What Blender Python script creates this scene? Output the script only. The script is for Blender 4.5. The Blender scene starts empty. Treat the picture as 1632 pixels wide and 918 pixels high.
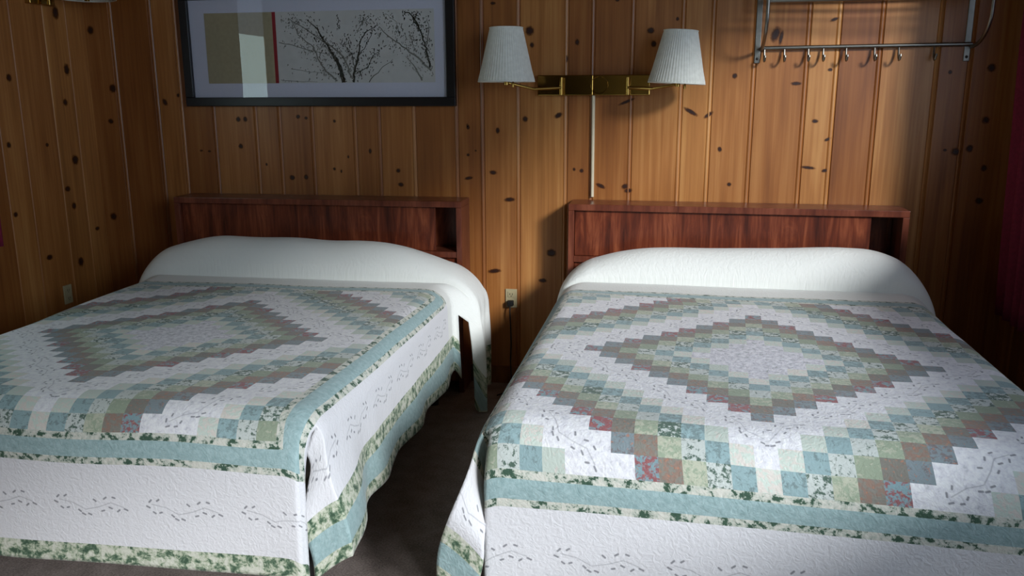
import bpy, bmesh, math, random
import numpy as np
from mathutils import Vector, Matrix, noise
random.seed(7)
PI = math.pi
COL = bpy.context.scene.collection

# ------------------------------------------------------------------ colours
def lin(c):
    c = c / 255.0
    return c / 12.92 if c <= 0.04045 else ((c + 0.055) / 1.055) ** 2.4
def C(r, g, b): return (lin(r), lin(g), lin(b), 1.0)

# ------------------------------------------------------------------ node helper
class NT:
    def __init__(s, name, rough=0.6):
        s.m = bpy.data.materials.new(name); s.m.use_nodes = True
        s.t = s.m.node_tree; s.n = s.t.nodes; s.l = s.t.links
        s.b = s.n['Principled BSDF']; s.out = s.n['Material Output']
        s.b.inputs['Roughness'].default_value = rough
    def add(s, kind, **kw):
        n = s.n.new(kind)
        for k, v in kw.items(): setattr(n, k, v)
        return n
    def put(s, sock, v):
        if isinstance(v, bpy.types.NodeSocket): s.l.new(v, sock)
        else: sock.default_value = v
    def math(s, op, a, b=0.0, c=None, clamp=False):
        n = s.n.new('ShaderNodeMath'); n.operation = op; n.use_clamp = clamp
        s.put(n.inputs[0], a); s.put(n.inputs[1], b)
        if c is not None: s.put(n.inputs[2], c)
        return n.outputs[0]
    def vmath(s, op, a, b=None):
        n = s.n.new('ShaderNodeVectorMath'); n.operation = op
        s.put(n.inputs[0], a)
        if b is not None: s.put(n.inputs[1], b)
        return n
    def mix(s, f, a, b, mode='MIX'):
        n = s.n.new('ShaderNodeMix'); n.data_type = 'RGBA'; n.blend_type = mode
        s.put(n.inputs[0], f); s.put(n.inputs[6], a); s.put(n.inputs[7], b)
        return n.outputs[2]
    def mixf(s, f, a, b):
        n = s.n.new('ShaderNodeMix'); n.data_type = 'FLOAT'
        s.put(n.inputs[0], f); s.put(n.inputs[2], a); s.put(n.inputs[3], b)
        return n.outputs[0]
    def ramp(s, f, stops, const=False):
        n = s.n.new('ShaderNodeValToRGB'); cr = n.color_ramp
        if const: cr.interpolation = 'CONSTANT'
        while len(cr.elements) < len(stops): cr.elements.new(0.5)
        for e, (p, c) in zip(cr.elements, stops): e.position = p; e.color = c
        s.put(n.inputs[0], f); return n.outputs[0]
    def noise(s, vec, scale, detail=3.0, rough=0.5, dist=0.0):
        n = s.n.new('ShaderNodeTexNoise'); s.put(n.inputs['Vector'], vec)
        n.inputs['Scale'].default_value = scale; n.inputs['Detail'].default_value = detail
        n.inputs['Roughness'].default_value = rough; n.inputs['Distortion'].default_value = dist
        return n.outputs[0]
    def mapping(s, vec, scale=(1, 1, 1), loc=(0, 0, 0), rot=(0, 0, 0)):
        n = s.n.new('ShaderNodeMapping'); s.put(n.inputs['Vector'], vec)
        n.inputs['Scale'].default_value = scale; s.put(n.inputs['Location'], loc)
        n.inputs['Rotation'].default_value = rot
        return n.outputs[0]
    def bump(s, h, strength, dist=0.01):
        n = s.n.new('ShaderNodeBump'); s.put(n.inputs['Height'], h)
        n.inputs['Strength'].default_value = strength; n.inputs['Distance'].default_value = dist
        s.l.new(n.outputs[0], s.b.inputs['Normal'])
    def color(s, c): s.put(s.b.inputs['Base Color'], c)
    def objco(s): return s.n.new('ShaderNodeTexCoord').outputs['Object']
    def uv(s): return s.n.new('ShaderNodeTexCoord').outputs['UV']

def simple(name, col, rough=0.6, metal=0.0, nscale=40, namt=0.12, bump=0.0, stretch=(1, 1, 1)):
    t = NT(name, rough); v = t.mapping(t.objco(), stretch)
    n = t.noise(v, nscale, 4)
    d = tuple(x * (1 - namt) for x in col[:3]) + (1,); u = tuple(min(1, x * (1 + namt)) for x in col[:3]) + (1,)
    t.color(t.ramp(n, [(0.3, d), (0.7, u)]))
    t.b.inputs['Metallic'].default_value = metal
    if bump: t.bump(n, bump, 0.003)
    return t.m

# ------------------------------------------------------------------ materials
def mat_pine():
    t = NT('knotty_pine', 0.42)
    a = t.add('ShaderNodeAttribute', attribute_name='board').outputs['Fac']
    co = t.objco()
    off = t.add('ShaderNodeCombineXYZ'); t.put(off.inputs[0], t.math('MULTIPLY', a, 31.7)); t.put(off.inputs[1], t.math('MULTIPLY', a, 17.3)); t.put(off.inputs[2], t.math('MULTIPLY', a, 23.1))
    p = t.vmath('ADD', co, off.outputs[0]).outputs[0]
    fine = t.noise(t.mapping(p, (70, 70, 1.5)), 1.0, 5, 0.6)
    broad = t.noise(t.mapping(p, (11, 11, 1.1)), 1.0, 3, 0.5, 0.6)
    f = t.math('ADD', t.math('MULTIPLY', fine, 0.45), t.math('MULTIPLY', broad, 0.55))
    c = t.ramp(f, [(0.30, C(136, 84, 40)), (0.5, C(176, 118, 62)), (0.68, C(202, 148, 88))])
    tone = t.ramp(a, [(0.0, C(205, 185, 165)), (0.5, C(235, 225, 215)), (1.0, C(255, 255, 250))])
    c = t.mix(1.0, c, tone, 'MULTIPLY')
    t.color(c)
    t.bump(f, 0.12, 0.002)
    t.b.inputs['Coat Weight'].default_value = 0.15; t.b.inputs['Coat Roughness'].default_value = 0.3
    return t.m

def mat_knot():
    t = NT('pine_knot', 0.45)
    uv = t.uv()
    n = t.noise(t.objco(), 90, 3)
    r = t.vmath('LENGTH', t.vmath('SUBTRACT', uv, (0.5, 0.5, 0)).outputs[0]).outputs['Value']
    rr = t.math('ADD', r, t.math('MULTIPLY', t.math('SUBTRACT', n, 0.5), 0.22))
    t.color(t.ramp(rr, [(0.05, C(38, 18, 8)), (0.25, C(62, 28, 10)), (0.42, C(112, 58, 22))]))
    alpha = t.ramp(rr, [(0.20, (1, 1, 1, 1)), (0.44, (0, 0, 0, 1))])
    t.put(t.b.inputs['Alpha'], alpha)
    return t.m

def mat_veneer(name, dark, mid, light, rough=0.3):
    t = NT(name, rough); co = t.objco()
    n1 = t.noise(t.mapping(co, (16, 16, 2.6)), 1.0, 5, 0.65, 0.9)
    n2 = t.noise(t.mapping(co, (90, 90, 5)), 1.0, 3, 0.5)
    f = t.math('ADD', t.math('MULTIPLY', n1, 0.75), t.math('MULTIPLY', n2, 0.25))
    t.color(t.ramp(f, [(0.34, dark), (0.5, mid), (0.66, light)]))
    return t.m

LEAF_D, LEAF_L = C(62, 92, 72), C(214, 214, 196)
def sprig_mask(t, a, b):
    """small meandering leafy twig, repeated along a; a, b in metres"""
    P = 0.27
    w = t.math('SUBTRACT', t.math('WRAP', a, P, 0.0), P / 2)
    v = t.add('ShaderNodeCombineXYZ'); t.put(v.inputs[0], w); t.put(v.inputs[1], b)
    v = v.outputs[0]
    stems = [((-.095, -.012), (-.055, -.004)), ((-.055, -.004), (-.02, .014)), ((-.02, .014), (.02, .004)), ((.02, .004), (.055, -.010)), ((.055, -.010), (.092, .002))]
    dabs = [((-.102, -.018), (-.096, -.024)), ((-.110, -.006), (-.102, -.002)), ((-.092, .010), (-.086, .014)), ((-.080, -.022), (-.074, -.026)), ((-.074, .012), (-.068, .010)),
            ((-.030, .026), (-.022, .030)), ((-.012, .026), (-.004, .029)), ((-.040, .016), (-.034, .021)), ((.012, -.012), (.006, -.017)), ((.036, -.020), (.043, -.025)),
            ((.050, .004), (.058, .007)), ((.062, -.026), (.069, -.024)), ((.094, .006), (.103, .010)), ((.080, .010), (.074, .015)), ((.028, .016), (.035, .014))]
    def sdf(items, r):
        d = None
        for (ax, ay), (bx, by) in items:
            bax, bay = bx - ax, by - ay; L2 = bax * bax + bay * bay
            pa = t.vmath('SUBTRACT', v, (ax, ay, 0)).outputs[0]
            h = t.math('MULTIPLY', t.vmath('DOT_PRODUCT', pa, (bax, bay, 0)).outputs['Value'], 1 / L2, clamp=True)
            sc = t.n.new('ShaderNodeVectorMath'); sc.operation = 'SCALE'; sc.inputs[0].default_value = (bax, bay, 0); t.put(sc.inputs[3], h)
            dd = t.math('SUBTRACT', t.vmath('LENGTH', t.vmath('SUBTRACT', pa, sc.outputs[0]).outputs[0]).outputs['Value'], r)
            d = dd if d is None else t.math('MINIMUM', d, dd)
        return t.math('SUBTRACT', 1.0, t.math('DIVIDE', t.math('ADD', d, 0.0008), 0.0022, clamp=True), clamp=True)
    return t.math('MAXIMUM', t.math('MULTIPLY', sdf(stems, .0010), .5), sdf(dabs, .0021))

S = 0.055           # patch size
VC = 1.41           # centre of the patchwork measured from the head wall
FU, FV = 12.5 * S, 13.5 * S
def mat_quilt():
    t = NT('patchwork_cotton', 0.85)
    uv = t.uv(); sep = t.add('ShaderNodeSeparateXYZ'); t.put(sep.inputs[0], uv)
    u, v0 = sep.outputs[0], sep.outputs[1]          # u across, v0 from head, in metres
    v = t.math('SUBTRACT', v0, VC)
    iu = t.math('FLOOR', t.math('ADD', t.math('DIVIDE', u, S), 0.5))
    iv = t.math('FLOOR', t.math('ADD', t.math('DIVIDE', v, S), 0.5))
    d = t.math('ADD', t.math('ABSOLUTE', iu), t.math('ABSOLUTE', iv))
    dm = t.math('MODULO', t.math('ADD', d, 0.01), 9.0)
    fr = t.math('DIVIDE', t.math('ADD', dm, 0.3), 9.0)
    W1, W2 = C(232, 233, 233), C(218, 217, 223)
    A = [C(132, 162, 168), W1, W1, W1, C(206, 218, 206), C(154, 182, 184), C(206, 214, 208), C(158, 172, 148), C(136, 134, 124)]
    B = [C(152, 96, 98), W2, W2, W2, C(220, 214, 204), C(128, 150, 150), C(84, 108, 94), C(188, 192, 170), C(148, 124, 110)]
    ca = t.ramp(fr, [(i / 9, c) for i, c in enumerate(A)], True)
    cb = t.ramp(fr, [(i / 9, c) for i, c in enumerate(B)], True)
    cell = t.add('ShaderNodeCombineXYZ'); t.put(cell.inputs[0], iu); t.put(cell.inputs[1], iv)
    wn = t.add('ShaderNodeTexWhiteNoise', noise_dimensions='2D'); t.put(wn.inputs[0], cell.outputs[0])
    rnd = wn.outputs['Value']
    n1 = t.noise(uv, 60, 5, 0.72, 0.35)
    n2 = t.noise(t.mapping(uv, loc=(3.1, 7.7, 0)), 90, 2)
    thr = t.math('ADD', t.math('MULTIPLY', t.math('SUBTRACT', rnd, 0.5), 0.16), n1)
    blob = t.ramp(thr, [(0.50, (0, 0, 0, 1)), (0.57, (1, 1, 1, 1))])
    patch = t.mix(blob, ca, cb)
    dull = t.math('MULTIPLY', t.math('LESS_THAN', dm, .5), t.math('LESS_THAN', rnd, .6))
    patch = t.mix(dull, patch, t.mix(blob, C(138, 152, 156), C(128, 122, 122)))
    # orange flecks in the brown and red rings
    warm = t.ramp(fr, [(0, (1, 1, 1, 1)), (1 / 9, (0, 0, 0, 1)), (8 / 9, (1, 1, 1, 1))], True)
    fleck = t.math('MULTIPLY', t.ramp(n2, [(0.62, (0, 0, 0, 1)), (0.68, (1, 1, 1, 1))]), warm)
    patch = t.mix(t.math('MULTIPLY', fleck, 0.7), patch, C(192, 132, 104))
    var = t.math('ADD', 0.86, t.math('MULTIPLY', rnd, 0.2))
    # floral lilac centre
    cen = t.math('LESS_THAN', d, 3.5)
    lil = t.ramp(n1, [(0.42, C(232, 232, 236)), (0.58, C(196, 195, 203)), (0.66, C(160, 172, 164))])
    isw = t.math('MULTIPLY', t.math('GREATER_THAN', dm, 0.5), t.math('LESS_THAN', dm, 3.5))
    white = t.ramp(n1, [(0.42, C(240, 241, 241)), (0.6, C(222, 222, 227)), (0.68, C(196, 199, 202))])
    ring = t.mix(isw, patch, white)
    ring = t.mix(cen, ring, lil)
    hv = t.n.new('ShaderNodeVectorMath'); hv.operation = 'SCALE'; t.put(hv.inputs[0], ring); t.put(hv.inputs[3], t.mixf(isw, var, 1.0))
    field = hv.outputs[0]
    # ----- border bands measured outward from the patchwork field
    au = t.math('SUBTRACT', t.math('ABSOLUTE', u), FU)
    av = t.math('SUBTRACT', t.math('ABSOLUTE', v), FV)
    e = t.math('MAXIMUM', au, av)
    side = t.math('GREATER_THAN', au, av)
    n3 = t.noise(t.mapping(uv, (1, 1, 1), (1.3, 5.2, 0)), 34, 4, 0.7, 0.25)
    leaf = t.ramp(n3, [(0.44, C(214, 214, 202)), (0.53, C(186, 194, 180)), (0.575, LEAF_D), (0.7, C(56, 84, 68))])
    leaf2 = t.ramp(n3, [(0.42, C(212, 214, 198)), (0.50, C(176, 186, 160)), (0.555, C(104, 128, 102)), (0.62, C(60, 88, 66))])
    teal = t.ramp(n1, [(0.35, C(142, 170, 170)), (0.65, C(168, 194, 194))])
    drop = C(228, 228, 230)
    s = 0.085
    # edge coordinate -> colours
    col = field
    def band(lo, c, cur):
        return t.mix(t.math('GREATER_THAN', e, lo), cur, c)
    col = band(0.0, leaf, col); col = band(0.020, teal, col); col = band(0.066, leaf, col)
    col = band(s, drop, col)
    hemc = leaf2; ws = t.mixf(side, s + .24, s + .155)
    hems = t.mix(t.math('MULTIPLY', t.math('GREATER_THAN', e, s + .155 + .045), t.math('LESS_THAN', e, s + .155 + .110)), leaf2, teal)
    hem = t.mix(side, hemc, hems)
    col = t.mix(t.math('GREATER_THAN', e, ws), col, hem)
    # plain turned back section over the pillows
    head = t.math('LESS_THAN', v0, VC - FV - s)
    plain = C(234, 236, 230)
    hemh = t.mix(t.math('GREATER_THAN', au, s + .155), plain, hems)
    col = t.mix(head, col, hemh)
    # ----- sprigs
    pu, pv = t.math('ABSOLUTE', u), t.math('ABSOLUTE', v)
    q = t.math('MULTIPLY', t.math('SUBTRACT', u, t.math('MULTIPLY', v, t.math('SIGN', t.math('MULTIPLY', u, v)))), 0.7071)
    sm = t.math('MULTIPLY', t.math('ADD', pu, pv), 0.7071)
    bring = t.mixf(t.math('GREATER_THAN', d, 15.0), t.math('SUBTRACT', sm, 11 * S * .7071), t.math('SUBTRACT', sm, 20.2 * S * .7071))
    indrop = t.math('GREATER_THAN', e, s)
    aa = t.mixf(indrop, q, t.mixf(side, u, v)); bb = t.mixf(indrop, bring, t.math('SUBTRACT', e, t.mixf(side, s + .12, s + .08)))
    sp = sprig_mask(t, aa, bb)
    okring = t.math('MULTIPLY', t.math('MULTIPLY', isw, t.math('LESS_THAN', e, 0.0)), t.math('GREATER_THAN', d, 3.5))
    okdrop = t.math('MULTIPLY', t.math('MULTIPLY', indrop, t.math('LESS_THAN', e, ws)), t.math('SUBTRACT', 1.0, head))
    sp = t.math('MULTIPLY', sp, t.math('ADD', okring, okdrop, clamp=True))
    col = t.mix(t.math('MULTIPLY', sp, 0.72), col, C(84, 86, 94))
    t.color(col)
    # quilting relief
    q1 = t.noise(uv, 55, 2, 0.5, 1.6)
    crin = t.noise(t.mapping(uv, rot=(0, 0, .6)), 130, 2)
    seam = t.math('MULTIPLY', t.math('PINGPONG', t.math('DIVIDE', u, S), 0.5), 1.0)
    h = t.math('ADD', t.math('MULTIPLY', q1, 1.0), t.math('MULTIPLY', crin, 0.4))
    t.bump(h, 0.42, 0.005)
    t.b.inputs['Sheen Weight'].default_value = 0.15
    return t.m

def mat_carpet():
    t = NT('carpet_pile', 0.95); co = t.objco()
    n = t.noise(co, 160, 4, 0.7); n2 = t.noise(t.mapping(co, (1, 1, 1)), 14, 3)
    f = t.math('ADD', t.math('MULTIPLY', n, .7), t.math('MULTIPLY', n2, .3))
    t.color(t.ramp(f, [(0.35, C(104, 94, 88)), (0.65, C(170, 157, 150))]))
    t.bump(n, 0.8, 0.006)
    return t.m

def mat_brass():
    t = NT('polished_brass', 0.16); n = t.noise(t.objco(), 6, 2)
    t.color(t.ramp(n, [(0.3, C(154, 122, 60)), (0.7, C(170, 138, 74))])); t.b.inputs['Metallic'].default_value = 1.0
    return t.m

def mat_glass():
    m = bpy.data.materials.new('picture_glass'); m.use_nodes = True; nt = m.node_tree; nt.nodes.clear()
    o = nt.nodes.new('ShaderNodeOutputMaterial'); mx = nt.nodes.new('ShaderNodeMixShader')
    tr = nt.nodes.new('ShaderNodeBsdfTransparent'); gl = nt.nodes.new('ShaderNodeBsdfGlossy'); fr = nt.nodes.new('ShaderNodeFresnel')
    gl.inputs['Roughness'].default_value = 0.01; fr.inputs['IOR'].default_value = 1.5
    ge = nt.nodes.new('ShaderNodeNewGeometry'); mm = nt.nodes.new('ShaderNodeMath'); mm.operation = 'SUBTRACT'; mm.inputs[0].default_value = 1.0
    m2 = nt.nodes.new('ShaderNodeMath'); m2.operation = 'MULTIPLY'
    nt.links.new(ge.outputs['Backfacing'], mm.inputs[1]); nt.links.new(fr.outputs[0], m2.inputs[0]); nt.links.new(mm.outputs[0], m2.inputs[1])
    nt.links.new(m2.outputs[0], mx.inputs[0]); nt.links.new(tr.outputs[0], mx.inputs[1]); nt.links.new(gl.outputs[0], mx.inputs[2]); nt.links.new(mx.outputs[0], o.inputs[0])
    return m

def mat_shade():
    t = NT('pleated_shade_fabric', 0.9); n = t.noise(t.objco(), 60, 3)
    t.color(t.ramp(n, [(0.3, C(222, 224, 214)), (0.7, C(236, 238, 228))]))
    t.b.inputs['Subsurface Weight'].default_value = 0.0
    return t.m

M = dict(
    pine=mat_pine(), knot=mat_knot(), quilt=mat_quilt(), carpet=mat_carpet(), brass=mat_brass(), glass=mat_glass(), shade=mat_shade(),
    veneer=mat_veneer('cherry_veneer', C(62, 24, 14), C(106, 48, 28), C(150, 82, 52)),
    veneer_edge=mat_veneer('cherry_edge', C(84, 40, 28), C(112, 58, 40), C(134, 76, 54), 0.28),
    ceiling=simple('ceiling_paint', C(112, 86, 58), 0.9),
    veneer_dark=mat_veneer('added_door_stain', C(22, 14, 10), C(34, 20, 14), C(46, 28, 20), .5),
    black=simple('black_lacquer', C(16, 16, 20), 0.35, 0, 30, 0.2),
    mat_board=simple('lavender_grey_mat_board', C(196, 200, 216), 0.9, 0, 200, 0.03),
    paper=simple('grey_print_paper', C(192, 194, 192), 0.9, 0, 20, 0.05),
    tan=simple('tan_print_ink', C(158, 150, 122), 0.9, 0, 60, 0.06),
    red=simple('red_print_ink', C(140, 34, 44), 0.9, 0, 60, 0.06),
    ink=simple('charcoal_print_ink', C(48, 52, 46), 0.9, 0, 60, 0.3),
    ink2=simple('pale_grey_print_ink', C(120, 122, 116), 0.9, 0, 60, 0.1),
    chrome=simple('satin_aluminium', C(140, 138, 130), 0.36, 1.0, 40, 0.06),
    ivory=simple('ivory_plastic', C(176, 164, 128), 0.5, 0, 30, 0.05),
    cream=simple('cream_enamel', C(214, 204, 176), 0.3, 0, 30, 0.05),
    rubber=simple('black_rubber', C(18, 17, 17), 0.6),
    burgundy=simple('burgundy_curtain_cloth', C(126, 26, 56), 0.85, 0, 90, 0.15, 0.2),
    ticking=simple('mattress_ticking', C(190, 186, 176), 0.9, 0, 50, 0.08, 0.2),
    steel=simple('dark_steel', C(60, 56, 52), 0.5, 0.8),
    wood_trim=mat_veneer('window_trim_wood', C(96, 56, 26), C(128, 80, 38), C(150, 98, 52), 0.45),
)

# ------------------------------------------------------------------ mesh helpers
def finish(name, bm, mats, parent=None, smooth=False, bevel=0, angle=40):
    me = bpy.data.meshes.new(name); bm.to_mesh(me); bm.free()
    if not isinstance(mats, (list, tuple)): mats = [mats]
    for m in mats: me.materials.append(m)
    o = bpy.data.objects.new(name, me); COL.objects.link(o)
    if parent is not None: o.parent = parent
    if smooth:
        for p in me.polygons: p.use_smooth = True
        me.set_sharp_from_angle(angle=math.radians(angle))
    if bevel:
        b = o.modifiers.new('bevel', 'BEVEL'); b.width = bevel; b.segments = 3; b.limit_method = 'ANGLE'
        b.angle_limit = math.radians(35)
    return o
def box(bm, x0, x1, y0, y1, z0, z1, mi=0):
    vs = [bm.verts.new((x, y, z)) for x in (x0, x1) for y in (y0, y1) for z in (z0, z1)]
    for f in ((0, 1, 3, 2), (4, 6, 7, 5), (0, 4, 5, 1), (2, 3, 7, 6), (0, 2, 6, 4), (1, 5, 7, 3)):
        fc = bm.faces.new([vs[i] for i in f]); fc.material_index = mi
    return vs
def boxo(name, dims, m, parent=None, bevel=0.002):
    bm = bmesh.new(); box(bm, *dims); return finish(name, bm, m, parent, bevel=bevel)
def tube(bm, pts, r, seg=12, cap=True):
    pts = [Vector(p) for p in pts]; rs = r if isinstance(r, (list, tuple)) else [r] * len(pts)
    rings = []; up = None
    for i, p in enumerate(pts):
        d = (pts[min(i + 1, len(pts) - 1)] - pts[max(i - 1, 0)]).normalized()
        if up is None: up = Vector((0, 0, 1)) if abs(d.z) < 0.9 else Vector((1, 0, 0))
        a = d.cross(up).normalized(); b = a.cross(d).normalized(); up = b
        rings.append([bm.verts.new(p + rs[i] * (math.cos(2 * PI * k / seg) * a + math.sin(2 * PI * k / seg) * b)) for k in range(seg)])
    for A, B in zip(rings, rings[1:]):
        for k in range(seg): bm.faces.new((A[k], A[(k + 1) % seg], B[(k + 1) % seg], B[k]))
    if cap:
        bm.faces.new(rings[0][::-1]); bm.faces.new(rings[-1])
def tubeo(name, pts, r, m, parent=None, seg=12):
    bm = bmesh.new(); tube(bm, pts, r, seg); bmesh.ops.recalc_face_normals(bm, faces=bm.faces[:]); return finish(name, bm, m, parent, smooth=True)
def lathe(bm, prof, cx=0, cy=0, seg=24, pleat=0, amp=0):
    rings = []
    for r, z in prof:
        rings.append([bm.verts.new((cx + (r + (amp if (pleat and k % 2) else 0)) * math.cos(2 * PI * k / seg), cy + (r + (amp if (pleat and k % 2) else 0)) * math.sin(2 * PI * k / seg), z)) for k in range(seg)])
    for A, B in zip(rings, rings[1:]):
        for k in range(seg): bm.faces.new((A[k], A[(k + 1) % seg], B[(k + 1) % seg], B[k]))
    return rings
def empty(name, label, cat, loc=(0, 0, 0), rz=0, group=None):
    o = bpy.data.objects.new(name, None); COL.objects.link(o); o.location = loc; o.rotation_euler = (0, 0, rz)
    o['label'] = label; o['category'] = cat
    if group: o['group'] = group
    return o
def tag(o, label, cat, group=None):
    o['label'] = label; o['category'] = cat
    if group: o['group'] = group
    return o
def struct(o): o['kind'] = 'structure'; return o

# ------------------------------------------------------------------ room
XL, XR, YB, YF, ZC = -2.913, 1.42, 0.0, -7.0, 2.58
def paneled(name, grooves, s0, s1, to3d, holes=(), knots=(), bead=1.0):
    """boards with a bead beside each V joint; to3d(s, depth, z); depth>0 goes into the wall"""
    bm = bmesh.new(); lay = bm.faces.layers.float.new('board'); uvl = bm.loops.layers.uv.new('UVMap')
    gs = [g for g in sorted(grooves) if s0 < g < s1]
    edges = [s0] + gs + [s1]
    for a, b in zip(edges, edges[1:]):
        first, last = a == s0, b == s1
        tone = random.random()
        prof = [(a, .005), (a + .0035, 0), (b - .0200, 0), (b - .0180, .0030), (b - .0160, .0003), (b - .011, -.0014), (b - .0055, .0003), (b, .005)] if b - a > .05 else [(a, .005), (a + .002, 0), (b - .002, 0), (b, .005)]
        if first: prof[0] = (a - .012, 0)
        if last: prof = prof[:2] + [(b + .012, 0)]
        if first and last: pass
        prof = [(p, d * (bead if 0 < i < len(prof) - 1 else 1)) for i, (p, d) in enumerate(prof)]
        if bead < 1 and len(prof) > 4: prof = [prof[0], prof[1], (b - .004, 0), prof[-1]] ; prof = [(p, d * .5) for p, d in prof]
        # z intervals not cut by openings
        cuts = [(-.0, ZC)]
        for (h0, h1, z0, z1) in holes:
            if a < h1 - 1e-4 and b > h0 + 1e-4:
                cuts = [(-.0, z0), (z1, ZC)]
        for z0, z1 in cuts:
            lo = [bm.verts.new(to3d(s, d, z0)) for s, d in prof]; hi = [bm.verts.new(to3d(s, d, z1)) for s, d in prof]
            for i in range(len(prof) - 1):
                f = bm.faces.new((lo[i], lo[i + 1], hi[i + 1], hi[i])); f[lay] = tone
        # solid behind
            f = bm.faces.new([bm.verts.new(to3d(s, .05, z)) for s, z in ((a, z0), (a, z1), (b, z1), (b, z0))]); f[lay] = tone
    for (h0, h1, z0, z1) in holes:      # opening returns
        for (p, q) in (((h0, z0), (h1, z0)), ((h0, z1), (h1, z1)), ((h0, z0), (h0, z1)), ((h1, z0), (h1, z1))):
            f = bm.faces.new([bm.verts.new(to3d(p[0], 0, p[1])), bm.verts.new(to3d(q[0], 0, q[1])), bm.verts.new(to3d(q[0], .05, q[1])), bm.verts.new(to3d(p[0], .05, p[1]))]); f[lay] = .5
    for (s, z, a, b, ang) in knots:
        ca, sa = math.cos(math.radians(ang)), math.sin(math.radians(ang)); K = 20
        k_ = 1.15
        vs = [bm.verts.new(to3d(s + k_ * (a * math.cos(th) * ca - b * math.sin(th) * sa), -.0006, z + k_ * (a * math.cos(th) * sa + b * math.sin(th) * ca))) for th in [2 * PI * i / K for i in range(K)]]
        f = bm.faces.new(vs); f.material_index = 1
        for i, l in enumerate(f.loops): l[uvl].uv = (.5 + .5 * math.cos(2 * PI * i / K), .5 + .5 * math.sin(2 * PI * i / K))
    o = finish(name, bm, [M['pine'], M['knot']]); return struct(o)

GB = [-2.757, -2.542, -2.413, -2.241, -2.020, -1.895, -1.726, -1.508, -1.386, -1.212, -1.004, -.880, -.710, -.490, -.371, -.196, .021, .149, .328, .545, .667, .837, 1.065, 1.193]
KB = [(-2.791,1.428,0.022,0.025,0),(-2.821,1.266,0.018,0.015,0),(-2.882,1.710,0.021,0.024,0),(-2.865,0.778,0.022,0.023,0),(-2.509,1.359,0.014,0.021,30),(-2.433,1.393,0.010,0.012,0),(-2.119,1.277,0.014,0.015,0),(-2.082,1.277,0.013,0.015,0),(-2.116,1.146,0.014,0.015,0),(-2.332,1.123,0.010,0.006,0),(-2.288,1.120,0.010,0.006,0),(-1.804,1.290,0.013,0.012,0),(-1.763,1.284,0.010,0.009,0),(-1.853,0.995,0.017,0.015,0),(-1.780,0.999,0.013,0.015,0),(-1.618,1.270,0.009,0.009,0),(-1.630,1.041,0.009,0.009,0),(-1.595,1.030,0.006,0.010,0),(-1.443,1.128,0.009,0.015,0),(-1.305,1.037,0.013,0.012,0),(-1.294,0.970,0.016,0.012,0),(-0.957,1.243,0.009,0.012,0),(-0.959,1.115,0.009,0.009,0),(-0.958,1.006,0.025,0.009,10),(-0.666,1.671,0.023,0.024,0),(-0.655,1.609,0.012,0.014,0),(-0.450,1.619,0.011,0.016,0),(-0.497,1.547,0.008,0.019,0),(-0.127,1.663,0.019,0.016,0),(-0.112,1.607,0.014,0.016,0),(-0.532,1.298,0.023,0.014,30),(-0.686,1.281,0.015,0.015,0),(-0.223,1.359,0.045,0.008,22),(-0.839,1.034,0.021,0.012,0),(-0.761,0.908,0.030,0.012,5),(-0.422,1.048,0.012,0.011,0),(-0.456,1.054,0.008,0.009,0),(-0.333,0.980,0.028,0.011,-25),(-0.221,0.979,0.020,0.014,25),(-0.206,0.960,0.022,0.012,10),(0.060,1.315,0.041,0.011,-30),(0.137,1.301,0.027,0.010,35),(0.193,1.151,0.011,0.014,20),(0.242,0.996,0.011,0.011,0),(0.241,1.468,0.013,0.014,0),(0.500,1.434,0.026,0.010,0),(0.589,1.275,0.016,0.010,0),(0.647,1.198,0.018,0.008,25),(0.575,1.075,0.037,0.008,-6),(0.644,1.063,0.016,0.009,15),(0.636,1.696,0.021,0.008,20),(0.635,1.491,0.012,0.008,0),(1.268,1.493,0.019,0.020,0),(1.270,1.282,0.017,0.018,0),(1.167,1.149,0.022,0.018,0),(1.220,1.163,0.017,0.019,0),(1.124,1.156,0.010,0.007,0),(1.111,1.477,0.009,0.010,0),(1.285,1.082,0.015,0.016,0),(1.281,0.943,0.019,0.016,0),(0.401,1.639,0.021,0.037,-20),(0.425,1.625,0.010,0.036,-10),(-0.836,0.561,0.037,0.013,8),(-0.559,0.659,0.027,0.021,0),(-0.600,0.523,0.024,0.012,0),(-0.816,1.229,0.011,0.017,0),(-0.922,1.135,0.006,0.005,0),(-0.960,1.251,0.006,0.011,0),(-0.013,1.710,0.008,0.010,0),(-0.833,1.793,0.015,0.008,0),(-0.276,1.794,0.011,0.008,0),(-1.556,1.100,0.006,0.009,0),(-1.985,1.058,0.007,0.009,0)]
KL = [(-0.165, 1.516, 0.022, 0.033),(-0.201, 1.361, 0.018, 0.02),(-0.542, 1.47, 0.018, 0.019),(-0.178, 1.083, 0.028, 0.028),(-0.255, 0.948, 0.022, 0.015),(-0.225, 0.861, 0.018, 0.021),(-0.594, 1.179, 0.015, 0.016),(-0.358, 1.166, 0.012, 0.011),(-0.073, 0.725, 0.019, 0.012),(-0.608, 0.87, 0.015, 0.014),(-0.433, 0.641, 0.024, 0.015),(-0.223, 0.579, 0.023, 0.028),(-0.197, 1.777, 0.026, 0.035)]
paneled('wall_back', GB, XL, XR, lambda s, d, z: (s, YB + d, z), knots=KB)
def regular(a, b, step=.17):
    g = []; x = a
    while x < b - .08:
        x += step * random.uniform(.7, 1.35); g.append(x)
    return g
W1 = (1.58, 2.08, .92, 2.20)        # left window  (distance from back wall, heights)
W2 = (.55, 6.60, 1.14, 2.38)        # long right window beside the bed
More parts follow.
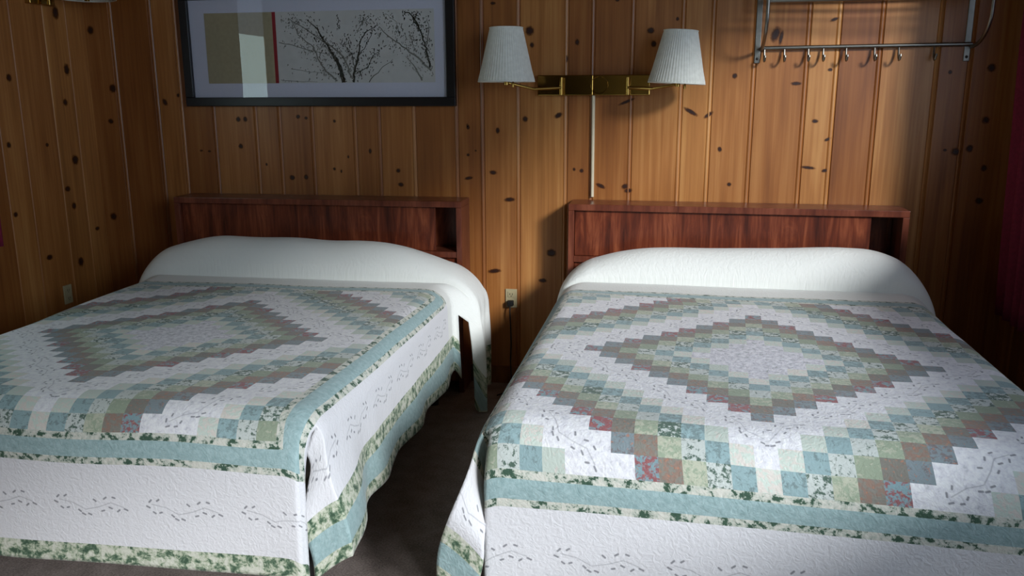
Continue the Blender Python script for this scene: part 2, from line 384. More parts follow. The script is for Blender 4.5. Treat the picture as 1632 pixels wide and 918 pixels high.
paneled('wall_left', [W1[0], W1[1]] + [g for g in regular(0, 7.0) if min(abs(g - W1[0]), abs(g - W1[1])) > .06], 0, -YF, lambda s, d, z: (XL - d, -s, z), holes=[W1], knots=[(-a, b, c, d, 0) for a, b, c, d in KL], bead=.4)
rg = [W2[0], W2[1]]
paneled('wall_right', rg + [g for g in regular(0, 7.0) if min(abs(g - h) for h in rg) > .06], 0, -YF, lambda s, d, z: (XR + d, -s, z), holes=[W2])
struct(boxo('wall_front', (XL - .05, XR + .05, YF - .06, YF, 0, ZC), simple('grey_green_plaster', C(196, 184, 150), .9), bevel=0))
dr = struct(boxo('added_dark_door', (-1.98, -.86, YF, YF + .035, .0, 2.06), M['veneer_dark'], bevel=.004))  # unseen door, added to give the brass lamp plate a dark reflection
for zz in ((.12, .95), (1.07, 1.94)):
    boxo('added_door_panel', (-1.84, -1.0, YF + .0352, YF + .043, zz[0], zz[1]), M['veneer_dark'], dr, .004)
struct(boxo('floor', (XL - .1, XR + .1, YF - .1, .1, -.1, 0), M['carpet'], bevel=0))
struct(boxo('ceiling', (XL - .1, XR + .1, YF - .1, .1, ZC, ZC + .1), M['ceiling'], bevel=0))
struct(boxo('baseboard_back', (XL + .016, XR - .016, -.016, .004, 0, .085), M['wood_trim']))
struct(boxo('baseboard_left', (XL - .004, XL + .016, YF, -.002, 0, .085), M['wood_trim']))
struct(boxo('baseboard_right', (XR - .016, XR + .004, YF, -.002, 0, .085), M['wood_trim']))

def window(name, W, xw, sgn, sash=True):
    """frame ring, sash bars and glass in the opening of a side wall; sgn = direction out of the room"""
    s0, s1, z0, z1 = W; bm = bmesh.new(); a, b = sorted((xw - .015 * sgn, xw + .06 * sgn)); c = .055
    for d in ((-s0 - .0, -s0 + c, z0 - c, z1 + c), (-s1 - c, -s1, z0 - c, z1 + c), (-s1, -s0, z1, z1 + c), (-s1 - .02, -s0 + .02, z0 - c, z0)):
        box(bm, a, b, d[0], d[1], d[2], d[3])
    zc = (z0 + z1) / 2; a2, b2 = sorted((xw + .02 * sgn, xw + .045 * sgn))
    if sash: box(bm, a2, b2, -s1, -s0, zc - .02, zc + .02)
    o = struct(finish(name, bm, M['wood_trim'], bevel=.003))
    g = struct(boxo('window_pane', (min(xw + .03 * sgn, xw + .034 * sgn), max(xw + .03 * sgn, xw + .034 * sgn), -s1, -s0, z0, z1), M['glass'], o, 0))
    return o
window('window_1', W1, XL, -1, False); window('window_2', W2, XR, 1, False)

# ------------------------------------------------------------------ curtains
def curtain(name, xw, sgn, y0, y1, z0, z1, label, amp=.03, off=.09, lean=0.0):
    """pleated cloth hanging along a side wall between y0 (far) and y1 (near)"""
    bm = bmesh.new(); NU, NZ = 90, 24; g = []
    for j in range(NZ + 1):
        tz = j / NZ; z = z1 + (z0 - z1) * tz; row = []
        for i in range(NU + 1):
            s = i / NU; yy = y0 + (y1 - y0) * s + lean * (1 - tz) * (1 - s)
            ph = (s * abs(y1 - y0)) / .085 * 2 * PI
            x = xw - sgn * (off + amp * (.5 + .5 * tz) * math.sin(ph + .6 * math.sin(tz * 3)) + .01 * noise.noise((s * 9, tz * 3, 2)))
            row.append(bm.verts.new((x, yy + .008 * noise.noise((s * 7, tz * 4, 9)), z)))
        g.append(row)
    for j in range(NZ):
        for i in range(NU): bm.faces.new((g[j][i], g[j][i + 1], g[j + 1][i + 1], g[j + 1][i]))
    o = finish(name, bm, M['burgundy'], smooth=True, angle=180)
    sm = o.modifiers.new('thick', 'SOLIDIFY'); sm.thickness = .004
    return tag(o, label, 'curtain')
def rod(xw, sgn, y0, y1, z, label):
    r = empty('curtain_rod', label, 'curtain rod', (xw - sgn * .09, (y0 + y1) / 2, z))
    h = abs(y1 - y0) / 2
    tubeo('pole', [(0, -h, 0), (0, h, 0)], .011, M['steel'], r)
    for s in (-1, 1):
        tubeo('bracket', [(0, s * (h - .06), 0), (sgn * .09, s * (h - .06), 0)], .008, M['steel'], r)
    return r
curtain('curtain', XR, 1, -.20, -.52, .50, 2.43, 'burgundy pleated curtain hanging at the right edge beyond the right bed', amp=.022, off=.075, lean=.17)
rod(XR, 1, -.06, -6.7, 2.445, 'dark curtain rod carrying the burgundy curtain right of the beds')
curtain('curtain', XL, -1, -.805, -1.20, .765, 2.05, 'burgundy curtain on the left wall, only its lower corner peeking in at the left edge', amp=.02)
rod(XL, -1, -.70, -2.3, 2.065, 'dark curtain rod on the left wall above the left bed')

# ------------------------------------------------------------------ headboards
def headboard(x, y, rz, label, door_end, W=1.42):
    h = W / 2; r = empty('headboard', label, 'headboard', (x, y, 0), rz); D = .185; ZT = .917
    E, V = M['veneer_edge'], M['veneer']
    boxo('top_board', (-h, h, -D, -.003, ZT - .028, ZT), E, r)
    for s in (-1, 1):
        boxo('side_panel', (min(s * h, s * (h - .026)), max(s * h, s * (h - .026)), -D, -.003, 0.0, ZT - .0285), E, r)
    boxo('back_panel', (-h + .026, h - .026, -.015, -.004, .02, ZT - .029), V, r)
    boxo('shelf', (-h + .0262, h - .0262, -D + .004, -.0155, .655, .683), E, r)
    boxo('lower_panel', (-h + .0262, h - .0262, -D + .02, -D + .034, .05, .6545), V, r)
    boxo('sliding_door', (-h + .028, door_end, -D + .018, -D + .028, .684, ZT - .0295), V, r)
    boxo('sliding_door', (-h + .03, -h + .60, -D + .036, -D + .046, .684, ZT - .0295), V, r)
    boxo('divider', (-.012, .012, -D + .05, -.0155, .6835, ZT - .029), V, r)
    return r
RL = .0356
headboard(-1.659, -.030, RL, 'reddish brown bookcase headboard behind the left bed, its right compartment left open', .578, 1.41)
headboard(.2529, -.008, 0, 'reddish brown bookcase headboard behind the right bed, under the double wall lamp', .565)

# ------------------------------------------------------------------ beds and bedspreads
def bed(x, zt, rz, label, y=0, FL=2.03):
    r = empty('bed', label, 'bed', (x, y, 0), rz)
    bm = bmesh.new(); box(bm, -.64, .64, -FL, -.235, .34, zt - .03)
    finish('mattress', bm, M['ticking'], r, bevel=.05)
    bm = bmesh.new(); box(bm, -.635, .635, -FL + .01, -.24, .175, .338)
    finish('box_spring', bm, M['ticking'], r, bevel=.02)
    bm = bmesh.new()
    for a in (-1, 1): box(bm, min(a * .62, a * .58), max(a * .62, a * .58), -FL + .03, -.26, .135, .174)
    for yy in (-FL + .05, -1.1, -.30): box(bm, -.58, .58, yy, yy + .04, .135, .172)
    finish('bed_frame', bm, M['steel'], r, bevel=.002)
    for sx in (-.6, .6):
        for yy in (-FL + .10, -.36):
            tubeo('leg', [(sx, yy, .135), (sx, yy, .0)], .02, M['rubber'], r)
    return r

def sst(a, b, x):
    t = np.clip((x - a) / (b - a), 0, 1); return t * t * (3 - 2 * t)
def vnoise(x, y, f, seed):
    rng = np.random.RandomState(seed); out = np.zeros_like(x); tot = 0
    for k in range(5):
        a, b, p, q = rng.uniform(-1, 1, 4); an = rng.uniform(0, 2 * PI); fr = f * rng.uniform(.6, 1.7)
        out += np.sin((x * math.cos(an) + y * math.sin(an)) * fr + p * 6 + .8 * np.sin(x * fr * .6 * q + y * fr * .5)); tot += 1
    return out / tot

U_MAXP, V_MAXP = FU + .085 + .155 + .150, VC + FV + .085 + .24 + .055     # cloth edge in pattern metres
def bedspread(name, x, zt, rz, label, seed, crest, y=0, hangw=(.80, .80), FS=1.95, k=1.0, ku=1.0, u0=0., vcg=VC, shu=0., shv=0., VCR=.430):
    res = .010; V0 = .212; UC = .71; VCUT = FS + .055; VS = VCUT + .11
    UM = U_MAXP * ku; VM = vcg + (V_MAXP - VC) * k
    def surf(u, v, sidepatch):
        au = np.abs(u); sg = np.where(u < 0, -1.0, 1.0)
        pil = 1 - sst(VCR - .02, VCR + .07, v)
        wid = np.where(sg < 0, hangw[0], hangw[1])
        r = .09 + .06 * pil
        uf = .63 + (wid - .15 - .63) * pil
        a2 = au * (1 + .24 * pil)
        s = np.maximum(a2 - uf, 0); q = r * PI / 2
        sc = np.minimum(s, q); ex = np.maximum(s - q, 0)
        X = np.where(s > 0, uf + r * np.sin(sc / r) + .04 * ex * (1 - pil), np.minimum(a2, uf))
        du = np.where(s > 0, r * (1 - np.cos(sc / r)) + ex, 0)
        Rf = .15; fs = np.maximum(v - FS, 0); fc = np.minimum(fs, Rf * PI / 2); fe = np.maximum(fs - Rf * PI / 2, 0)
        Y = -np.where(fs > 0, FS + Rf * np.sin(fc / Rf), v)
        dv = np.where(fs > 0, Rf * (1 - np.cos(fc / Rf)) + fe, 0)
        t = np.clip((VCR - v) / (VCR - V0), 0, 1)
        hump = np.sqrt(np.clip(1 - (1 - np.minimum(t * 2.0, 1)) ** 2, 0, 1)) * (1 - .28 * sst(.55, 1.0, t))
        ux = X * sg
        H = sum(np.interp(ux + o_, crest[0], crest[1]) for o_ in (-.07, -.05, -.03, -.01, .01, .03, .05, .07)) / 8
        inner = 1 - sst(.0, .10, du)
        crease = .016 * np.exp(-((v - VCR - .004) / .005) ** 2) * inner
        lump = .005 * vnoise(ux, v, 9, seed) * inner * (1 - pil) + .011 * vnoise(ux, v * 1.4, 12, seed + 3) * hump
        Z = zt - du - dv + hump * H - crease + lump
        dd = sst(.06, .34, du); nearfoot = sst(FS - .25, FS + .02, v)
        fold = .009 * vnoise(v, v * 0, 11, seed + 7) + .006 * vnoise(v, v * 0, 29, seed + 11)
        X = X + dd * (fold * (1 - nearfoot) + .012 * pil * np.sin(v * 60 + 1.0) + .065 * nearfoot)
        X = X + .022 * sst(.24, .38, du) * (.5 + .5 * np.sin(v * 15 + seed)) * (1 - nearfoot) * (1 - pil)
        # the pillow side hangs in a loose vertical fold at its near edge
        tail = np.exp(-((v - VCR - .005) / .022) ** 2) * sst(.10, .30, du)
        X = X + .035 * tail; Z = Z - .16 * tail * np.clip(ex / .3, 0, 1)
        fd = sst(.08, .35, dv)
        if sidepatch:
            w = np.clip(v - VCUT, 0, None); kk = .30 + .70 * sst(.03, .28, du)
            X = X - w * .92 * kk
            yc = -(FS + Rf * math.sin((VCUT - FS) / Rf)); Y = np.where(w > 0, yc - w * .15, Y)
        else:
            Y = Y - fd * (.010 * vnoise(u, u * 0, 8, seed + 13) + .008)
            w = sst(UC - .035, UC, au) * sst(.0, .05, v - VCUT)
            Y = Y + .030 * w; X = X - .014 * w
        Y = Y - np.where(sg < 0, .115, .045) * sst(VCUT - .16, VCUT, v) * sst(.03, .22, du) * sidepatch
        Z = Z - .05 * (1 - sst(V0, V0 + .018, v)) * inner
        Z = np.maximum(Z, .012)
        return X * sg, Y, Z
    me_v = []; me_f = []; me_uv = []
    base_v = np.concatenate([np.arange(V0, VCR - .008, .006), np.arange(VCR - .008, VCR + .020, .002), np.arange(VCR + .022, VCUT - .002, res), [VCUT]])
    for (ua, ub, vb, sp) in ((-UC, UC, VM, 0), (UC, UM, VS, 1), (-UM, -UC, VS, 1)):
        nu = int(round((ub - ua) / res)) + 1
        vs = np.concatenate([base_v, np.arange(VCUT + res, vb + res * .5, res)])
        Ug, Vg = np.meshgrid(np.linspace(ua, ub, nu), vs)
        X, Y, Z = surf(Ug, Vg, sp)
        b = len(me_v); Up = (Ug - u0 * (1 - sst(.75, 1.0, np.abs(Ug)))) / ku; Vp = VC + (Vg - vcg) / k
        g = 1 - sst(.55, .95, np.maximum(np.abs(Up), np.abs(Vp - VC)))
        U2 = Up + shu * (Vp - VC) * g; V2 = Vp + shv * Up * g
        me_v.extend(zip(X.ravel(), Y.ravel(), Z.ravel())); me_uv.extend(zip(U2.ravel(), V2.ravel()))
        for j in range(len(vs) - 1):
            for i in range(nu - 1):
                a = b + j * nu + i
                # narrow opening between the pillow side and the side drop of the quilt
                um = abs(Ug[j, i]); vm = Vg[j, i]
                if sp and um > UC + .07 and VCR + .020 < vm < VCR + .034: continue
                me_f.append((a, a + nu, a + nu + 1, a + 1))
    me = bpy.data.meshes.new(name); me.from_pydata([tuple(map(float, p)) for p in me_v], [], me_f)
    ul = me.uv_layers.new(name='UVMap'); uva = np.array(me_uv)
    li = np.zeros(len(me.loops), dtype=np.int32); me.loops.foreach_get('vertex_index', li)
    ul.data.foreach_set('uv', uva[li].astype(np.float32).ravel())
    bm = bmesh.new(); bm.from_mesh(me); bmesh.ops.remove_doubles(bm, verts=bm.verts[:], dist=2e-4)
    loose = [v for v in bm.verts if not v.link_faces]
    bmesh.ops.delete(bm, geom=loose, context='VERTS')
    for f in bm.faces: f.smooth = True
    bm.to_mesh(me); bm.free(); me.materials.append(M['quilt'])
    o = bpy.data.objects.new(name, me); COL.objects.link(o)
    o.location = (x, y, 0); o.rotation_euler = (0, 0, rz)
    sm = o.modifiers.new('thick', 'SOLIDIFY'); sm.thickness = .006; sm.offset = -1
    tag(o, label, 'bedspread'); return o

bed(-1.659, .575, RL, 'left double bed under the quilted bedspread', -.026, 1.97)
bed(.262, .605, 0, 'right double bed under the quilted bedspread')
bedspread('bedspread', -1.659, .592, RL, 'patchwork diamond bedspread on the left bed, white over the pillows, hanging to the aisle', 3,
          ([-.83, -.62, -.45, -.15, .2, .44, .55, .66, .80], [.05, .125, .16, .165, .155, .146, .115, .07, .02]), -.026, (.80, .83), 1.92, .955, .98, -.03, 1.36, .075, .025)
bedspread('bedspread', .262, .622, 0, 'patchwork diamond bedspread on the right bed, nearest the burgundy curtain', 8,
          ([-.80, -.65, -.55, -.42, -.18, .1, .35, .57, .68, .80], [.03, .06, .10, .122, .132, .140, .155, .145, .09, .03]), 0, (.74, .78), 1.95, .985, .985, 0, VC, .06, -.035)

# ------------------------------------------------------------------ double wall lamp
def shade_part(parent, cx, cy, z0, z1, r0, r1, tilt=0.0):
    bm = bmesh.new(); seg = 112
    prof = [(r0, z0), (r0 + .0008, z0 + .006), (r0 + (r1 - r0) * .25, z0 + (z1 - z0) * .25), (r0 + (r1 - r0) * .5, (z0 + z1) / 2), (r0 + (r1 - r0) * .75, z0 + (z1 - z0) * .75), (r1, z1)]
    prof = [(r, z - (z0 + z1) / 2) for r, z in prof]
    lathe(bm, prof, 0, 0, seg, 1, .0015)
    o = finish('lamp_shade', bm, M['shade'], parent); o.location = (cx, cy, (z0 + z1) / 2); o.rotation_euler = (0, tilt, 0)
    s = o.modifiers.new('thick', 'SOLIDIFY'); s.thickness = .0015
    for zz, rr in ((z0 - (z0 + z1) / 2, r0), (z1 - (z0 + z1) / 2, r1)):
        bm = bmesh.new()
        tube(bm, [((rr + .0012) * math.cos(a), (rr + .0012) * math.sin(a), zz) for a in np.linspace(0, 2 * PI, 49)], .0028, 8, False)
        finish('rim_binding', bm, M['shade'], o, smooth=True)
    return o
def arm_lamp(parent, px, pz, cx, cy, z0, z1, r0, r1, tilt):
    B = M['brass']
    tubeo('pivot_post', [(px, -.062, pz - .038), (px, -.062, pz + .038)], .0085, B, parent)
    tubeo('pivot_bracket', [(px, -.03, pz), (px, -.062, pz)], .006, B, parent)
    ex = px + (cx - px) * .45 ; ey = -.15 if abs(cx - px) < .2 else -.13
    a = tubeo('arm', [(px, -.066, pz - .006), (px + (cx - px) * .5, (cy - .066) / 2 - .01, pz - .012), (cx, cy, z0 - .004)], .006, B, parent)
    bm = bmesh.new()
    tube(bm, [(cx, cy, z0 - .014), (cx, cy, z0 + .05)], .011, 14); tube(bm, [(cx, cy, z0 + .05), (cx, cy, z0 + .10)], .017, 14)
    finish('socket', bm, B, parent, smooth=True)
    tubeo('switch', [(cx + .03, cy - .002, z0 + .012), (cx + .03, cy - .002, z0 - .024)], [.0035, .005], B, parent)
    bm = bmesh.new(); lathe(bm, [(.001, z0 + .165), (.014, z0 + .160), (.024, z0 + .143), (.026, z0 + .128), (.016, z0 + .105), (.012, z0 + .098)], cx, cy, 20)
    bmesh.ops.recalc_face_normals(bm, faces=bm.faces[:]); finish('bulb', bm, M['cream'], parent, smooth=True)
    bm = bmesh.new()
    for k in range(3):
        an = 2 * PI * k / 3
        tube(bm, [(cx, cy, z1 - .012), (cx + (r1 - .001) * math.cos(an), cy + (r1 - .001) * math.sin(an), z1 - .004)], .0014, 6)
    tube(bm, [(cx, cy, z0 + .165), (cx, cy, z1 - .008)], .003, 8)
    finish('shade_spider', bm, B, parent, smooth=True)
    shade_part(parent, cx, cy, z0, z1, r0, r1, tilt)
lamp = empty('wall_lamp', 'brass double swing arm wall lamp with two white pleated shades above the right headboard', 'lamp', (-.375, 0, 1.38))
def local(o_loc, p): return tuple(a - b for a, b in zip(p, o_loc))
LX, LZ = -.375, 1.38
bm = bmesh.new(); box(bm, -.625 - LX, -.372 - LX, -.034, -.001, 1.386 - LZ, 1.476 - LZ)
finish('back_plate', bm, M['brass'], lamp, bevel=.004)
bm = bmesh.new(); box(bm, -.372 - LX, -.121 - LX, -.030, -.001, 1.386 - LZ, 1.476 - LZ)
o = finish('back_plate', bm, M['brass'], lamp, bevel=.004)
bm = bmesh.new(); lathe(bm, [(.0, -.006), (.034, -.006), (.038, 0), (.038, .006)], 0, 0, 32)
o = finish('canopy', bm, M['brass'], lamp, smooth=True); o.rotation_euler = (PI / 2, 0, 0); o.location = (-.345 - LX, -.034, 1.431 - LZ)
arm_lamp(lamp, -.512 - LX, 1.427 - LZ, -.738 - LX, -.18, 1.447 - LZ, 1.672 - LZ, .122, .070, .0)
arm_lamp(lamp, -.217 - LX, 1.426 - LZ, -.002 - LX, -.18, 1.436 - LZ, 1.648 - LZ, .117, .069, .05)
tubeo('cord_cover', [(-.372 - LX, -.010, 1.386 - LZ), (-.370 - LX, -.010, .93 - LZ)], .0075, M['cream'], lamp)

# lamp on the left wall, only its bottom in view
LL = (XL, -.30, 1.80)
l2 = empty('wall_lamp', 'brass wall lamp with white shade on the left wall, cut by the top edge', 'lamp', LL)
bm = bmesh.new(); box(bm, .001, .03, -.09, .07, -.0, .12); finish('back_plate', bm, M['brass'], l2, bevel=.003)
tubeo('pivot_post', [(.055, .0, .00), (.055, .0, .08)], .008, M['brass'], l2)
tubeo('arm', [(.03, 0, .04), (.055, 0, .04), (.17, .05, .035), (.20, .07, .05)], .006, M['brass'], l2)
tubeo('socket', [(.20, .07, .02), (.20, .07, .12)], .012, M['brass'], l2)
shade_part(l2, .20, .07, .030, .25, .122, .070)

# ------------------------------------------------------------------ framed picture
PX0, PX1, PZ0, PZ1 = -2.372, -1.008, 1.340, 1.878
pic = empty('framed_picture', 'black framed print of bare tree branches above the left headboard', 'picture', ((PX0 + PX1) / 2, 0, PZ0))
px, pz = (PX0 + PX1) / 2, PZ0
fw = .042; h = (PX1 - PX0) / 2; H = PZ1 - PZ0
bm = bmesh.new()
for d in ((-h, h, 0, fw), (-h, h, H - fw, H), (-h, -h + fw, fw, H - fw), (h - fw, h, fw, H - fw)):
    box(bm, d[0], d[1], -.036, -.002, d[2], d[3])
finish('frame', bm, M['black'], pic, bevel=.003)
boxo('mat_board', (-h + .02, h - .02, -.016, -.006, .02, H - .02), M['mat_board'], pic, 0)
A0, A1, Z0, Z1 = -2.250 - px, -1.106 - px, 1.448 - pz, 1.775 - pz
boxo('print', (A0, A1, -.0172, -.0162, Z0, Z1), M['paper'], pic, 0)
boxo('tan_panel', (A0, -1.900 - px, -.0180, -.0173, Z0, Z1), M['tan'], pic, 0)
boxo('red_stripe', (-1.900 - px, -1.883 - px, -.0181, -.0173, Z0, Z1), M['red'], pic, 0)
def ribbon(bm, pts, w0, w1, yy=-.0178):
    n = len(pts); L = []
    for i, (a, b) in enumerate(pts):
        dx = pts[min(i + 1, n - 1)][0] - pts[max(i - 1, 0)][0]; dz = pts[min(i + 1, n - 1)][1] - pts[max(i - 1, 0)][1]
        l = math.hypot(dx, dz) or 1; w = (w0 + (w1 - w0) * i / (n - 1)) / 2
        L.append((bm.verts.new((a - dz / l * w, yy, b + dx / l * w)), bm.verts.new((a + dz / l * w, yy, b - dx / l * w))))
    for (a, b), (c, d) in zip(L, L[1:]): bm.faces.new((a, b, d, c))
rt = random.Random(21)
def toart(zx, zy):      # drawing coordinates: 0..1 across the tree print, 0..1 downwards
    return (-1.88 - px + zx * (.772), Z1 - .004 - zy * (Z1 - Z0 - .006))
def wig(p, q, n=7, a=.012):
    out = []
    for i in range(n):
        t = i / (n - 1); j = a * (0 if i in (0, n - 1) else 1)
        out.append((p[0] + (q[0] - p[0]) * t + rt.uniform(-j, j), p[1] + (q[1] - p[1]) * t + rt.uniform(-j, j)))
    return out
dark = bmesh.new(); pale = bmesh.new()
def stroke(bm, pts, w0, w1, leaves=0, spread=.05):
    P = []
    for a, b in zip(pts, pts[1:]): P += wig(a, b, 5, .006)[:-1]
    P.append(pts[-1])
    P = [(min(max(a, .0), 1), min(max(b, .0), 1)) for a, b in P]
    ribbon(bm, [toart(*p) for p in P], w0 * 1.35, w1 * 1.5)
    for k in range(int(leaves * 2.8)):
        c = rt.choice(P); a = c[0] + rt.gauss(0, spread * .6); b = c[1] + rt.gauss(0, spread * 1.5)
        if not (0.01 < a < .99 and .01 < b < .98): continue
        q = (min(max(a + rt.uniform(-.010, .010), 0), 1), min(max(b + rt.uniform(-.03, .045), 0), 1))
        ribbon(bm, [toart(a, b), toart(*q)], rt.uniform(.0025, .007), .0012, -.0179)
# traced skeleton of the trees
stroke(dark, [(.42, 1), (.40, .8), (.36, .6), (.31, .42), (.27, .25), (.20, .10)], .013, .002, 60, .05)
stroke(dark, [(.43, 1), (.41, .78), (.38, .64)], .006, .004)
stroke(dark, [(.485, 1), (.50, .78), (.525, .6), (.54, .42), (.57, .30), (.64, .22)], .008, .0015, 16, .03)
stroke(dark, [(.50, .82), (.48, .6), (.44, .48), (.46, .38)], .003, .001, 30, .035)
stroke(dark, [(.525, .62), (.57, .5), (.61, .34), (.62, .22)], .003, .001, 6, .02)
stroke(dark, [(.50, .88), (.58, .78), (.62, .62), (.66, .56)], .003, .001, 26, .03)
stroke(dark, [(.97, .80), (.955, .6), (.945, .46), (.91, .26), (.86, .06), (.82, .02)], .007, .003, 46, .035)
stroke(dark, [(.95, .5), (.97, .3), (.96, .12)], .003, .001, 12, .03)
stroke(dark, [(.91, .26), (.88, .10), (.91, .03)], .006, .002, 12, .03)
stroke(dark, [(.40, .04), (.405, .14), (.40, .26)], .002, .001, 6, .01)
stroke(dark, [(.585, 1), (.66, .82), (.74, .68)], .003, .001, 3, .03)
stroke(pale, [(.48, .95), (.42, .62), (.36, .5), (.28, .38), (.18, .22), (.08, .08)], .006, .002, 70, .06)
stroke(pale, [(.38, .98), (.31, .84), (.26, .66), (.24, .5), (.14, .32), (.10, .12)], .006, .002, 60, .05)
stroke(pale, [(.98, .84), (.90, .66), (.80, .50), (.72, .36), (.66, .22)], .007, .002, 50, .06)
stroke(pale, [(.92, .98), (.88, .8), (.83, .66)], .006, .002, 4, .02)
stroke(pale, [(.01, .42), (.10, .46), (.22, .54), (.34, .60)], .003, .0015, 14, .03)
stroke(pale, [(.08, .80), (.18, .84), (.30, .86)], .002, .001, 5, .03)
stroke(pale, [(.01, .96), (.12, .98), (.25, .99)], .002, .001, 6, .02)
stroke(pale, [(.52, .3), (.56, .14), (.60, .06)], .002, .001, 30, .04)
stroke(pale, [(.78, .3), (.77, .16), (.70, .04)], .002, .001, 26, .04)
stroke(pale, [(.88, .55), (.86, .4), (.85, .3)], .002, .001, 18, .03)
finish('branch_drawing', dark, M['ink'], pic); finish('faint_branch_drawing', pale, M['ink2'], pic)
boxo('glass_pane', (-h + .03, h - .03, -.0245, -.0225, .03, H - .03), M['glass'], pic, 0)

# ------------------------------------------------------------------ coat rack
rk = empty('coat_rack', 'metal wall coat rack with hooks high above the right headboard', 'coat rack', (.75, 0, 1.52))
RX, RZ = .75, 1.52
def rackp(x, y, z): return (x - RX, y, z - RZ)
for k, bx in enumerate((.332, 1.168)):
    bm = bmesh.new(); x = bx - RX
    box(bm, x - .014, x + .010, -.006, -.0005, 0, .50)
    b = finish('wall_strap', bm, M['chrome'], rk, bevel=.002)
    for zz in (.018, .36):
        bm = bmesh.new(); lathe(bm, [(.0005, .003), (.004, .0025), (.006, 0)], 0, 0, 14)
        sc = finish('screw', bm, M['steel'], b, smooth=True); sc.rotation_euler = (PI / 2, 0, 0); sc.location = (x - .002, -.0062, zz)
    pts = []
    for i in range(17):
        a = i / 16 * PI / 2
        pts.append((bx + .012 - RX, -.008 - .20 * math.sin(a), 1.578 + .13 * (1 - math.cos(a)) - RZ))
    pts += [(bx + .012 - RX, -.208, z - RZ) for z in (1.72, 1.75, 1.80, 1.86, 1.93)]
    pts += [(bx + .012 - RX, -.208 + .2 * math.sin(a) , 1.93 + .06 * (1 - math.cos(a)) - RZ) for a in np.linspace(.2, PI / 2, 8)]
    tubeo('side_loop', pts, .0075, M['chrome'], rk)
tubeo('hook_rail', [rackp(.345, -.014, 1.582), rackp(1.18, -.014, 1.588)], .0085, M['chrome'], rk)
for y, z in ((-.200, 1.757), (-.145, 1.770), (-.09, 1.778), (-.035, 1.782)):
    tubeo('shelf_bar', [rackp(.344, y, z), rackp(1.18, y, z)], .0085 if y < -.19 else .006, M['chrome'], rk)
for x in (.358, .440, .538, .598, .690, .803, .898, 1.035):
    bm = bmesh.new()
    tube(bm, [rackp(x, -.016, 1.578), rackp(x, -.018, 1.556), rackp(x, -.024, 1.536), rackp(x, -.036, 1.526), rackp(x, -.050, 1.530), rackp(x, -.056, 1.544)], [.0035, .0045, .0045, .0045, .0045, .005], 8)
    tube(bm, [rackp(x, -.056, 1.542), rackp(x, -.0565, 1.550)], [.006, .004], 10)
    finish('coat_hook', bm, M['chrome'], rk, smooth=True)

# ------------------------------------------------------------------ outlets, plug and cord
def outlet(loc, rz, label):
    r = empty('wall_outlet', label, 'outlet', loc, rz)
    boxo('cover_plate', (-.028, .028, -.007, -.0005, -.046, .046), M['ivory'], r, .002)
    for z in (.02, -.02):
        bm = bmesh.new(); box(bm, -.016, .016, -.0095, -.0072, z - .014, z + .014)
        s = finish('socket_face', bm, M['ivory'], r, bevel=.002)
        bm = bmesh.new()
        for sx in (-.006, .006): box(bm, sx - .0012, sx + .0012, -.0099, -.0096, z - .003, z + .006)
        box(bm, -.002, .002, -.0099, -.0096, z - .010, z - .006)
        finish('slots', bm, M['rubber'], s)
    return r
outlet((-.753, -.0, .430), 0, 'ivory wall outlet low between the two beds with a black plug')
outlet((XL, -.346, .440), PI / 2, 'dim ivory wall outlet low on the left wall beyond the left bed')
pl = empty('power_plug', 'black power plug and cord in the outlet between the beds', 'plug', (-.753, -.0102, .410))
boxo('plug_body', (-.014, .014, -.030, 0, -.013, .013), M['rubber'], pl, .004)
tubeo('cord', [(0, -.026, -.01), (0, -.034, -.04), (.002, -.026, -.10), (.004, -.022, -.20), (.0, -.02, -.29), (.005, -.03, -.36), (.012, -.05, -.402), (.02, -.12, -.404), (-.03, -.2, -.404)], .0035, M['rubber'], pl, 8)

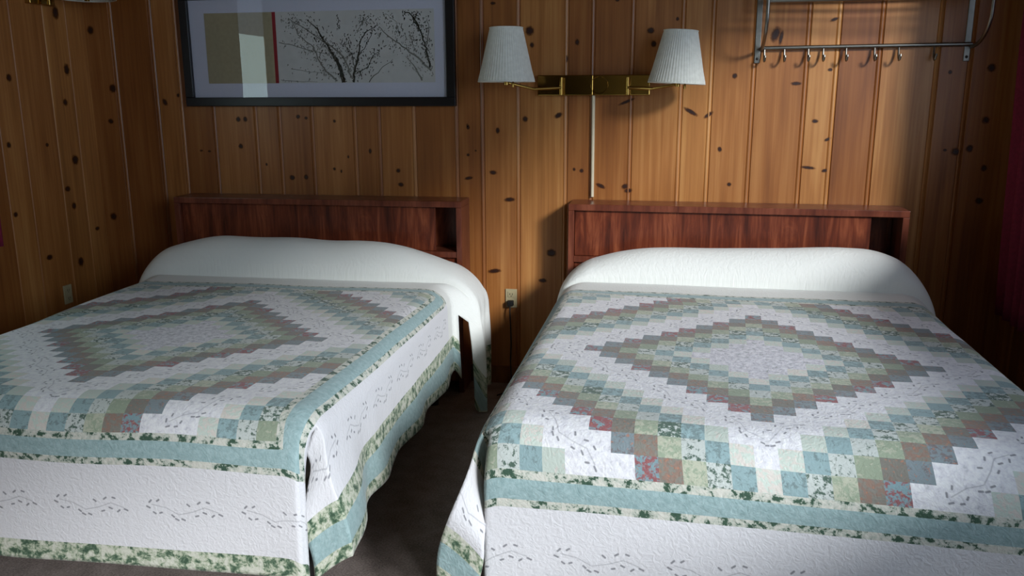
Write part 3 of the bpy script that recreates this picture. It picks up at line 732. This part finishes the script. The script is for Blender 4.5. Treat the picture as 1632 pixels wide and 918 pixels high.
# ------------------------------------------------------------------ camera
cam = bpy.data.cameras.new('camera'); co = bpy.data.objects.new('camera', cam); COL.objects.link(co)
yaw, pitch, roll = .1896, .2239, -.0029
cy_, sy_ = math.cos(yaw), math.sin(yaw)
F = Vector((-sy_ * math.cos(pitch), cy_ * math.cos(pitch), -math.sin(pitch))); Rr = Vector((cy_, sy_, 0)); Uu = Rr.cross(F)
Rv = math.cos(roll) * Rr + math.sin(roll) * Uu; Uv = -math.sin(roll) * Rr + math.cos(roll) * Uu
co.matrix_world = Matrix(((Rv.x, Uv.x, -F.x, 0), (Rv.y, Uv.y, -F.y, -3.9094), (Rv.z, Uv.z, -F.z, 1.3866), (0, 0, 0, 1)))
cam.sensor_width = 36; cam.lens = 1346.13 / 1632 * 36; cam.clip_start = .02
bpy.context.scene.camera = co

# ------------------------------------------------------------------ light
def area(name, loc, direction, sx, sy, power, col):
    l = bpy.data.lights.new(name, 'AREA'); l.shape = 'RECTANGLE'; l.size = sx; l.size_y = sy; l.energy = power; l.color = col
    o = bpy.data.objects.new(name, l); COL.objects.link(o); o.location = loc
    o.rotation_euler = Vector(direction).to_track_quat('-Z', 'Z').to_euler(); return o
def win_light(name, W, xw, sgn, power, col, tilt=0.0):
    s0, s1, z0, z1 = W
    o = area(name, (xw + sgn * .075, -(s0 + s1) / 2, (z0 + z1) / 2), (-sgn, 0, -tilt), s1 - s0, z1 - z0, power, col)
    return o
win_light('daylight_right', W2, XR, 1, 135, (.72, .86, 1.0))
win_light('daylight_left', W1, XL, -1, 9, (.68, .92, .86))
sun = bpy.data.lights.new('low_hazy_sun', 'SUN'); sun.energy = 2.75; sun.angle = math.radians(10); sun.color = (.95, .97, 1.0)
so = bpy.data.objects.new('low_hazy_sun', sun); COL.objects.link(so); so.location = (8, -10, 5)
so.rotation_euler = Vector((-.65, .76, -.43)).to_track_quat('-Z', 'Y').to_euler()
w = bpy.data.worlds.new('world'); bpy.context.scene.world = w; w.use_nodes = True
w.node_tree.nodes['Background'].inputs[0].default_value = (.55, .68, .9, 1); w.node_tree.nodes['Background'].inputs[1].default_value = 1.0

sc = bpy.context.scene
sc.view_settings.view_transform = 'Standard'; sc.view_settings.look = 'None'
sc.view_settings.exposure = 0.32; sc.view_settings.gamma = 1.0; sc.view_settings.use_curve_mapping = False
sc.cycles.max_bounces = 8; sc.cycles.diffuse_bounces = 5
